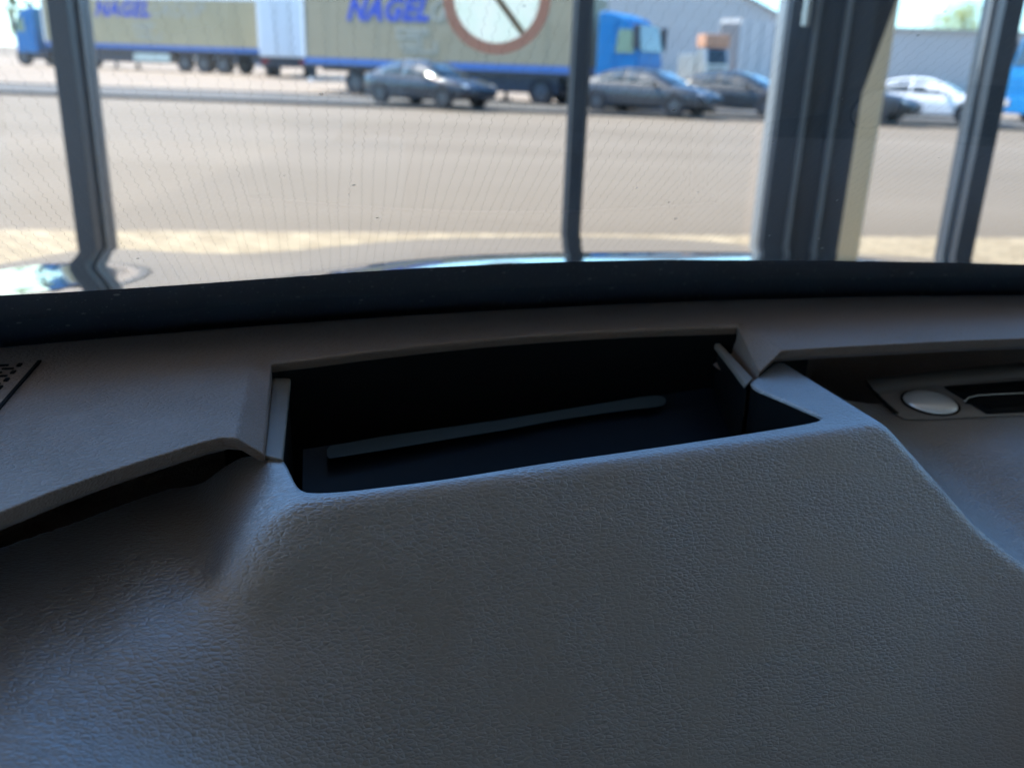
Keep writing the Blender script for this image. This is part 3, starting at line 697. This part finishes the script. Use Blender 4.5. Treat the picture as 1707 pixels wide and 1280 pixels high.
BV = np.interp(BU, [-1.2, -.35, -.25, -.142, -.089, -.042, .1, .3, .4, .55, 1.0, 1.6], [.03, .185, .277, .389, .421, .447, .50, .555, .583, .588, .57, .5])
_k = np.exp(-np.linspace(-2.5, 2.5, 31)**2); BV = np.convolve(np.pad(BV, 15, 'edge'), _k/_k.sum(), 'valid')
def base_h(u, v):
    t = sstep(-.05, .42, u); s1 = .10+.50*sstep(-.12, .08, u)-.33*sstep(.26, .46, u)
    x = float(np.interp(u, BU, BV))-v
    return -.207+.009*sstep(-.06, .06, u)-(s1*x if x > 0 else -.9*max(x, -.03))-(.15+.8*sstep(-.1, .06, u)*(1-sstep(.2, .36, u)))*max(0, x-.05)**2
def cowl_h(u, v):
    df, dr_, dl = sd_(E_front, u, v), sd_(E_right, u, v), sd_(E_left, u, v)
    wl = sstep(-.01, .02, dl*1.0-max(df*1.45, dr_*1.1))
    drop = smax(0, smax(smax(df*1.45, dr_*1.1, .010), dl*1.0, .03), .0065+.012*wl)
    bul = WT-drop
    h = smax(base_h(u, v), bul, .006+.052*sstep(0, .07, drop))
    # air vent recess
    P = REC2; e = [edge(Vector(P[i]), Vector(P[(i+1) % 4])) for i in range(4)]
    dd = min(-sd_(q, u, v) for q in e) if sd_(e[0], *[(P[0][0]+P[2][0])/2, (P[0][1]+P[2][1])/2]) < 0 else min(sd_(q, u, v) for q in e)
    return h
def on_cowl(px, py, lift=0):
    d = RZC @ ray(px, py); t = .15
    while t < 1.5:
        p = d*t
        if p.z < cowl_h(p.x, p.y)+lift: break
        t += .0015
    lo, hi = t-.0015, t
    for _ in range(20):
        m = (lo+hi)/2; p = d*m
        if p.z < cowl_h(p.x, p.y)+lift: hi = m
        else: lo = m
    p = d*hi; return Vector((p.x, p.y, p.z+1.5))
def resample(P, n):
    L_ = [0]
    for a, b in zip(P[:-1], P[1:]): L_.append(L_[-1]+(b-a).length)
    out = []
    for i in range(n+1):
        s = L_[-1]*i/n; j = max(k for k in range(len(L_)) if L_[k] <= s+1e-12); j = min(j, len(P)-2)
        t = (s-L_[j])/(L_[j+1]-L_[j]); out.append(P[j].lerp(P[j+1], t))
    return out
def chaikin(P, n=2):
    for _ in range(n):
        Q = [P[0]]
        for a, b in zip(P[:-1], P[1:]): Q += [a.lerp(b, .25), a.lerp(b, .75)]
        P = Q+[P[-1]]
    return P
inn = resample(chaikin(inner, 2), 420)
outer_c = [Vector((-.75, .47, 0)), Vector((-.75, .30, 0)), Vector((-.62, .10, 0)), Vector((-.2, .10, 0)), Vector((.2, .10, 0)), Vector((.6, .10, 0)), Vector((1.05, .10, 0)), Vector((1.15, .30, 0)), Vector((1.15, .56, 0))]
# match outer path parameters to the corners of the opening
keys_i = [0, .075, .5, .83, 1]; 
LI = [0]
for a, b in zip(inn[:-1], inn[1:]): LI.append(LI[-1]+(b-a).length)
def corner_param(px):
    c = car(*px, w=WT); return min(range(len(inn)), key=lambda i: (inn[i]-c).length)/420
cl_, cr_ = corner_param((500, 815)), corner_param((1368, 697))
def outer_at(s):
    def seg(P, t): Q = resample(P, 200); return Q[int(round(t*200))]
    if s < cl_: return seg(outer_c[0:3], s/cl_)
    if s < cr_: return seg(outer_c[2:7], (s-cl_)/(cr_-cl_))
    return seg(outer_c[6:9], (s-cr_)/(1-cr_))
oo = [outer_at(i/420) for i in range(421)]
sm = [o.copy() for o in oo]
for _ in range(60):
    sm = [sm[0]]+[(sm[i-1]+sm[i]*2+sm[i+1])/4 for i in range(1, 420)]+[sm[420]]
NT = 170
rows = []
for j in range(NT+1):
    t = (j/NT); tt = .25*t+.75*t**2.6
    r = []
    for i in range(421):
        p = inn[i]; q = sm[i]; u = p.x+(q.x-p.x)*tt; v = p.y+(q.y-p.y)*tt
        h = cowl_h(u, v)
        if j == 0: h -= .0005
        r.append(Vector((u, v, 1.5+h)))
    rows.append(r)
mb = MB(); 
inl = [p-Vector((0, 0, .0018)) for p in rows[0]]
mb.grid([inl]+rows); cowl = mb.build('instrument_cowl', M['cowl'], me_car, smooth=70)
# lining of the well below the rim
mb = MB(); c0 = sum(inn, Vector())/len(inn)
def lerp2(p, q, t): return Vector((p.x+(q.x-p.x)*t, p.y+(q.y-p.y)*t, 0))
L1 = [p-Vector((0, 0, .0019)) for p in rows[0]]
L2 = []; 
for p in inn: g = lerp2(p, c0, -.02); L2.append(Vector((g.x, g.y, 1.5+WT-.10)))
mb.grid([L1, L2]); mb.build('display_well', M['black_plastic'], me_car, smooth=70)

# ---- upper dash pad
WP = -.168
def pc(x, y, w=WP): return car(x, y, w=w)
def rear(u, dv=0, dw=0): return Vector((u, vr(u)+dv, 1.5+WP+dw))
def ucol(front, n=4, w_rear=0):
    """rows from the rear roll to a front point"""
    u = front.x
    # follow the line of sight direction of car axis
    r0 = rear(u, .022, -.03); r1 = rear(u, .012, -.008); r2 = rear(u)
    return [r0, r1, r2]+[r2.lerp(front, k/n) for k in range(1, n+1)]
bm = MB()
leftF = [Vector((-.60, .02, 1.5+WP)), pc(-700, 1120), pc(-350, 985), pc(-150, 912), pc(0, 854), pc(80, 822), pc(160, 793), pc(250, 764), pc(330, 739), pc(372, 729), pc(394, 730)]
cornL = pc(452, 605); facL = pc(440, 757, -.179)
cols = [ucol(f) for f in leftF]
# ridge top runs back to the opening corner
ridgeL = leftF[-1]
colC = ucol(cornL, 2); 
V = bm.grid(cols)
n = 4
# facet column: opening corner down to front tip
facet = [cornL.lerp(facL, k/3) for k in range(4)]
rc = V[-1]            # ridge column verts (3+4)
cv = [bm.bm.verts.new(p) for p in ucol(cornL, 1)]       # r0,r1,r2,corner
fv = [cv[3]]+[bm.bm.verts.new(p) for p in facet[1:]]
F = bm.bm.faces.new
F((rc[0], rc[1], cv[1], cv[0])); F((rc[1], rc[2], cv[2], cv[1])); F((rc[2], rc[3], cv[3], cv[2]))
F((rc[3], rc[4], fv[1], fv[0])); F((rc[4], rc[5], fv[2], fv[1])); F((rc[5], rc[6], fv[3], fv[2]))
midE = [pc(x, y) for x, y in ((520, 597.5), (600, 587), (700, 575.5), (800, 565.5), (900, 557.5), (1000, 551.5), (1100, 547), (1170, 545))]
cornR = pc(1230, 543.5); facR = pc(1266, 620, -.179)
prev = cv; edgeV = [cv[3]]
for e in midE:
    nv = [bm.bm.verts.new(p) for p in ucol(e, 1)]
    for k in range(3): F((prev[k], prev[k+1], nv[k+1], nv[k]))
    prev = nv; edgeV.append(nv[3])
cr = [bm.bm.verts.new(p) for p in ucol(cornR, 1)]
for k in range(3): F((prev[k], prev[k+1], cr[k+1], cr[k]))
edgeV.append(cr[3])
frv = [cr[3]]+[bm.bm.verts.new(cornR.lerp(facR, k/3)) for k in (1, 2, 3)]
rightF = [pc(1304, 584), pc(1400, 578), pc(1500, 573), pc(1600, 568), pc(1707, 564), pc(1900, 558), pc(2400, 560)]
RV = bm.grid([ucol(f) for f in rightF]); rr = RV[0]
F((cr[0], cr[1], rr[1], rr[0])); F((cr[1], cr[2], rr[2], rr[1])); F((cr[2], cr[3], rr[3], rr[2]))
F((frv[0], frv[1], rr[4], rr[3])); F((frv[1], frv[2], rr[5], rr[4])); F((frv[2], frv[3], rr[6], rr[5]))
# lips
def lip(vs, steps):
    cur = vs
    for dv, dw in steps:
        nx = [bm.bm.verts.new(v.co+Vector((0, dv, dw))) for v in cur]
        for a, b, c, d in zip(cur[:-1], cur[1:], nx[1:], nx[:-1]): F((a, b, c, d))
        cur = nx
LS = [(.006, -.008), (.012, -.006), (.03, -.004), (.07, .0), (.004, -.12)]
lip([c[-1] for c in V]+[fv[3]], LS)
lip([frv[3]]+[c[-1] for c in RV], LS)
lip(fv, [(0, -.010), (.05, -.1)]); lip(frv, [(0, -.010), (.05, -.1)])
lip(edgeV, [(.0005, -.0025), (.004, -.006)])
pad = bm.build('dash_top_pad', M['pad'], me_car, smooth=35, bevel=.0075, seg=6)
# well back, floor, side trims and lens
mb = MB(); 
bk = [cornL+Vector((-.03, -.002, 0))]+[v for v in [cornL]+midE+[cornR]]+[cornR+Vector((.06, 0, 0))]
mb.grid([[p+Vector((0, .0035, -.0065)) for p in bk], [p+Vector((0, .001, -.16)) for p in bk]]); mb.build('well_back', M['black_plastic'], me_car, smooth=60)
mb = MB(); mb.box((-.12, .28, 1.5-.34), (.42, .66, 1.5-.335)); mb.build('well_floor', M['deep_black'], me_car)
for nm, A_, B_ in (('side_wall', car(484, 600, w=-.181), car(470.5, 768, w=-.184)), ('side_wall', car(1170, 548, w=-.184)+Vector((.002, 0, .002)), car(1246, 642, w=-.184))):
    mb = MB()
    mb.grid([[A_, B_], [A_+Vector((0, 0, -.15)), B_+Vector((0, 0, -.15))]]); mb.build(nm, M['black_plastic'], me_car)
def quadprism(name, pts, mat, parent=me_car, th=(0, .002, -.004), bevel=.001):
    mb = MB(); mb.prism(pts, [p+Vector(th) for p in pts]); return mb.build(name, mat, parent, bevel=bevel)
quadprism('side_trim', [car(457, 612, w=-.178), car(485, 624, w=-.180), car(471, 766, w=-.1815), car(440, 759, w=-.1815)], M['trim_plastic'])
quadprism('side_trim', [car(1188, 568, w=-.1815), car(1198, 569, w=-.1815), car(1256, 630, w=-.1825), car(1244, 641, w=-.1825)], M['trim_plastic'])
# display lens: shallow curved glossy sheet low in the well
mb = MB(); rows = []
for j in range(13):
    t = j/12; r = []
    for i in range(25):
        s = i/24; a = car(505, 749, w=-.2145).lerp(car(1275, 632, w=-.2145), s); b_ = car(500, 905, w=-.228).lerp(car(1400, 780, w=-.228), s)
        p = a.lerp(b_, t); p.z += -.006*math.sin(math.pi*t); r.append(p)
    rows.append(r)
mb.grid(rows); ln = mb.build('display_lens', M['lens'], me_car, smooth=60)
M['teal'] = plain('lens_reflection', (.030, .048, .060), .5)  # pale band imitating a reflection in the lens, laid on as a strip
mb = MB()
band_px = [(545, 749, 760), (550, 743, 764), (640, 727, 750), (740, 713, 733), (840, 699, 717), (930, 684, 700), (1010, 671, 688), (1070, 661, 681), (1096, 659, 678), (1106, 661, 675), (1110, 665, 670)]
mb.grid([[car(x, a, w=-.2138) for x, a, b_ in band_px], [car(x, b_, w=-.2140) for x, a, b_ in band_px]])
lf = mb.build('lens_reflection', M['teal'], ln, smooth=60)

# ---- trough between pad and glass
mb = MB(); us = [-.85+.05*i for i in range(44)]
mb.grid([[rear(u, .012, -.034) for u in us], [rear(u, .026, -.042) for u in us], [rear(u, .04, -.042) for u in us], [rear(u, .068, -.022) for u in us]]); mb.build('defroster_trough', M['trough'], me_car, smooth=60)

# ---- windscreen
wg, N, L, b = new_mat('windscreen_glass')
tr = N.new('ShaderNodeBsdfTransparent'); tr.inputs[0].default_value = (.95, .975, .98, 1)
gl = N.new('ShaderNodeBsdfGlossy'); gl.inputs['Roughness'].default_value = .0
fr = schlick(N, L, .07)
mx = N.new('ShaderNodeMixShader'); L.new(fr.outputs[0], mx.inputs[0]); L.new(tr.outputs[0], mx.inputs[1]); L.new(gl.outputs[0], mx.inputs[2])
df = N.new('ShaderNodeBsdfDiffuse'); df.inputs[0].default_value = (.8, .8, .8, 1)
tc = N.new('ShaderNodeTexCoord'); vo = N.new('ShaderNodeTexVoronoi'); vo.inputs['Scale'].default_value = 75; L.new(tc.outputs['Object'], vo.inputs['Vector'])
vc = N.new('ShaderNodeSeparateColor'); L.new(vo.outputs['Color'], vc.inputs[0])
mu = N.new('ShaderNodeMath'); mu.operation = 'MULTIPLY'; mu.inputs[1].default_value = .09; L.new(vc.outputs[0], mu.inputs[0])
pw = N.new('ShaderNodeMath'); pw.operation = 'POWER'; pw.inputs[1].default_value = 3; L.new(vc.outputs[0], pw.inputs[0]); L.new(pw.outputs[0], mu.inputs[0])
lt = N.new('ShaderNodeMath'); lt.operation = 'LESS_THAN'; L.new(vo.outputs['Distance'], lt.inputs[0]); L.new(mu.outputs[0], lt.inputs[1])
sc1 = N.new('ShaderNodeMath'); sc1.operation = 'MULTIPLY'; sc1.inputs[1].default_value = .55; L.new(lt.outputs[0], sc1.inputs[0])
mx2 = N.new('ShaderNodeMixShader'); L.new(sc1.outputs[0], mx2.inputs[0]); L.new(mx.outputs[0], mx2.inputs[1]); L.new(df.outputs[0], mx2.inputs[2])
L.new(mx2.outputs[0], N['Material Output'].inputs[0])
ws = MB(); SS = [i*.056 for i in range(14)]
us = [-.62+.03*i for i in range(64)]
ws.grid([[glass(u, s) for u in us] for s in SS]); wsc = ws.build('windscreen', wg, me_car, smooth=80)
fp = [(-500, 520), (-250, 509), (-100, 502), (0, 497), (100, 492), (200, 486), (330, 477), (450, 468), (600, 457), (730, 449), (850, 443), (980, 439), (1100, 437), (1250, 437), (1400, 438), (1550, 440), (1707, 444), (1900, 452), (2200, 470)]
T = [on_glass(*q) for q in fp]
def gout(u, s, o=.0015): p = glass(u, s); return p+Vector((0, math.sin(RAKE), math.cos(RAKE)))*o
mb = MB(); mb.grid([[gout(u, s*k/6-.01*(1-k/6)) for u, s in T] for k in range(7)]); mb.build('black_border', M['frit'], wsc, smooth=80)
M['reflection'] = plain('grey_reflection', (.30, .35, .42), .4)  # pale lines laid on the border as the dash reflected in the glass
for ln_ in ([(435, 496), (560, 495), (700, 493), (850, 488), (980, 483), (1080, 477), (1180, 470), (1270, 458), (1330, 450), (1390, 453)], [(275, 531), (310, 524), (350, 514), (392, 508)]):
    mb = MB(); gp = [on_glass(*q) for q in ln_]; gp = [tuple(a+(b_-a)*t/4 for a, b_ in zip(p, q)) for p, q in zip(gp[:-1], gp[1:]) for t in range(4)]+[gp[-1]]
    mb.grid([[gout(u, s+o_, .0008) for u, s in gp] for o_ in (-.0012, .0012)]); mb.build('dash_reflection', M['reflection'], wsc, smooth=80)
mb = MB(); amp = .00055; hw = .000035
for k in range(290):
    u0 = -.55+.0052*k; ph = random.uniform(0, 6.28); ph2 = random.uniform(0, 6.28)
    A1 = []; A2 = []
    sT = np.interp(u0, [q[0] for q in T], [q[1] for q in T])
    for j in range(360):
        s = sT+.0015*j
        uu = u0+amp*math.sin(s*2*math.pi/.0065+ph)+.0007*math.sin(s*40+ph2)
        s = min(s, .6); A1.append(gout(uu-hw, s, .0004)); A2.append(gout(uu+hw, s, .0004))
    mb.grid([A1, A2])
mb.build('heating_wires', M['wire'], wsc, normals=False)

# ---- bonnet
def bon(u, v):
    x = v-.83; c = (u-.38)/.85
    h = -.204-.150*x-.6*max(0, x-.8)**2-.026*c*c
    h += .022*math.exp(-((u+.40)/.15)**2)*sstep(.9, 1.35, v)          # wing crease
    h += .020*math.exp(-((u-.42)/.42)**4)*sstep(.84, 1.12, v)          # centre bulge
    return h
mb = MB(); mb.grid([[(-.72+.0175*i, .83+.0125*j, 1.5+bon(-.72+.0175*i, .83+.0125*j)) for i in range(126)] for j in range(90)])
mb.build('bonnet', M['paint'], me_car, smooth=80)

# ---- speaker grille in the left corner of the pad
sp = MB(); a, b_, c, d = [pc(x, y, WP+.0008) for x, y in ((-200, 640), (-200, 930), (-2, 678), (62, 603))]
sp.prism([a, b_, c, d], [q-Vector((0, 0, .0006)) for q in (a, b_, c, d)]); sg = sp.build('speaker_grille', M['pad'], me_car)
sp = MB(); p0, p1 = pc(-60, 745, WP+.0012), pc(66, 600, WP+.0012); nn = (p1-p0).cross(Vector((0, 0, 1))).normalized()*.0009
sp.prism([p0-nn, p1-nn, p1+nn, p0+nn], [q-Vector((0, 0, .001)) for q in (p0-nn, p1-nn, p1+nn, p0+nn)]); sp.build('seam', M['deep_black'], sg)
sp = MB()
g0 = pc(32, 607, WP+.0016); du = Vector((-.0085, 0, 0)); dv = Vector((.0008, -.0062, 0))
for i in range(9):
    for j in range(9):
        p = g0+du*(i+(.5 if j % 2 else 0))+dv*j+Vector((.001*j*-.6, 0, 0))
        lx, ly = (.0058, .0017) if (i+j) % 2 else (.0020, .0046)
        sp.box((p.x-lx/2, p.y-ly/2, p.z-.0008), (p.x+lx/2, p.y+ly/2, p.z))
sp.build('sound_slots', M['deep_black'], sg)

# ---- air vent at the right
VL = .0016
def oc(x, y, l=VL): return on_cowl(x, y, l)
def patch(name, px, mat, lift, parent=me_car, th=.001, bevel=0, cuts=4):
    """plate lying on the curved panel: outline cut small and laid down point by point"""
    mb = MB(); mb.poly([(x, y, 0) for x, y in px])
    bmesh.ops.triangulate(mb.bm, faces=mb.bm.faces); bmesh.ops.subdivide_edges(mb.bm, edges=mb.bm.edges, cuts=cuts, use_grid_fill=True)
    for v in mb.bm.verts: v.co = oc(v.co.x, v.co.y, lift)
    o = mb.build(name, mat, parent, smooth=40); s_ = o.modifiers.new('Solidify', 'SOLIDIFY'); s_.thickness = th; s_.offset = 0; return o
av = patch('air_vent', [(1444, 640), (1560, 624), (1700, 609), (1850, 600), (1850, 688), (1707, 692), (1560, 699), (1508, 699), (1492, 690)], M['soft_plastic'], .0009)
M['recess'] = plain('recess_wall', (.10, .082, .068), .6)  # shade on the recess wall put into the colour, darker than the plate
# raised rear and side lip of the recess
def strip(name, top, bot, la, lb, mat, parent):
    mb = MB(); mb.grid([[oc(x, y, la) for x, y in top], [oc(x, y, lb) for x, y in bot]]); o = mb.build(name, mat, parent, smooth=60)
    s = o.modifiers.new('Solidify', 'SOLIDIFY'); s.thickness = .0006; return o
strip('recess_lip', [(1444, 632), (1560, 618), (1700, 604), (1850, 596)], [(1462, 656), (1580, 642), (1700, 628), (1850, 620)], .006, .0018, M['recess'], av)
strip('recess_edge', [(1444, 640), (1466, 664), (1492, 689)], [(1449, 640), (1471, 664), (1499, 688)], .0030, .0020, M['deep_black'], av)
vo_ = patch('vent_opening', [(1574, 645), (1707, 635), (1850, 628), (1850, 680), (1707, 686), (1645, 689)], M['deep_black'], .0026, av)
mb = MB(); mb.tube([oc(1606, 670, .0045), oc(1614, 663, .0046), oc(1630, 659, .0047), oc(1707, 655, .0047), oc(1850, 649, .0047)], .0006, 8); mb.build('slat_trim', M['chrome'], vo_, smooth=60)
mb = MB(); pts = [oc(1608, 671, .0040), oc(1632, 661, .0042), oc(1707, 657, .0042), oc(1850, 651, .0042), oc(1850, 664, .0034), oc(1707, 670, .0034), oc(1650, 674, .0034)]
mb.prism(pts, [p-Vector((0, 0, .0008)) for p in pts]); mb.build('slat', M['black_plastic'], vo_)
kc = oc(1551, 671, .0022); ex = (oc(1597, 682, .0022)-oc(1505, 661, .0022))*.5; ey = (oc(1556, 655, .0022)-oc(1546, 687, .0022))*.5
nz_ = ex.cross(ey).normalized(); nz_ = nz_ if nz_.z > 0 else -nz_
mb = MB(); rows = []
for j in range(9):
    a = j/8*math.pi/2; rows.append([kc+ex*math.cos(a)*math.cos(t*math.pi/20)+ey*math.cos(a)*math.sin(t*math.pi/20)+nz_*.0045*math.sin(a) for t in range(40)])
mb.grid(rows, closed=True); kn = mb.build('vent_knob', M['knob'], av, smooth=80)
mb = MB(); mb.prism([kc+ex*1.09*math.cos(t*math.pi/20)+ey*1.12*math.sin(t*math.pi/20)+nz_*.0001 for t in range(40)], [kc+ex*1.09*math.cos(t*math.pi/20)+ey*1.12*math.sin(t*math.pi/20)-nz_*.0006 for t in range(40)])
mb.build('knob_gap', M['deep_black'], kn)

# ---- cabin shell
mb = MB(); hd = [glass(u, .72) for u in (-.62, 0, .4, .9, 1.27)]
mb.grid([hd, [Vector((u, -.25, 1.5+.27)) for u in (-.62, 0, .4, .9, 1.27)], [Vector((u, -2.2, 1.5+.28)) for u in (-.62, 0, .4, .9, 1.27)]])
o = mb.build('roof', M['roofliner'], me_car); s = o.modifiers.new('Solidify', 'SOLIDIFY'); s.thickness = .03; s.offset = 1
for u, sx in ((-.66, -1), (1.31, 1)):
    mb = MB(); mb.box((u-.03, -2.2, .45), (u+.03, .75, 1.5-.16)); mb.build('door', M['door'], me_car, bevel=.01)
    mb = MB(); a = glass(u, 0); b_ = glass(u, .74); mb.prism([a+Vector((-.03, 0, 0)), a+Vector((.03, 0, 0)), a+Vector((.03, -.05, -.02)), a+Vector((-.03, -.05, -.02))],
        [b_+Vector((-.03, 0, 0)), b_+Vector((.03, 0, 0)), b_+Vector((.03, -.05, -.02)), b_+Vector((-.03, -.05, -.02))]); mb.build('windscreen_pillar', M['door'], me_car, bevel=.01)
mb = MB(); mb.box((-.62, -2.2, .40), (1.27, .75, .44)); mb.build('cabin_floor', M['door'], me_car)
mb = MB(); mb.box((-.62, .72, .45), (1.27, .75, 1.5-.26)); mb.build('bulkhead', M['door'], me_car)
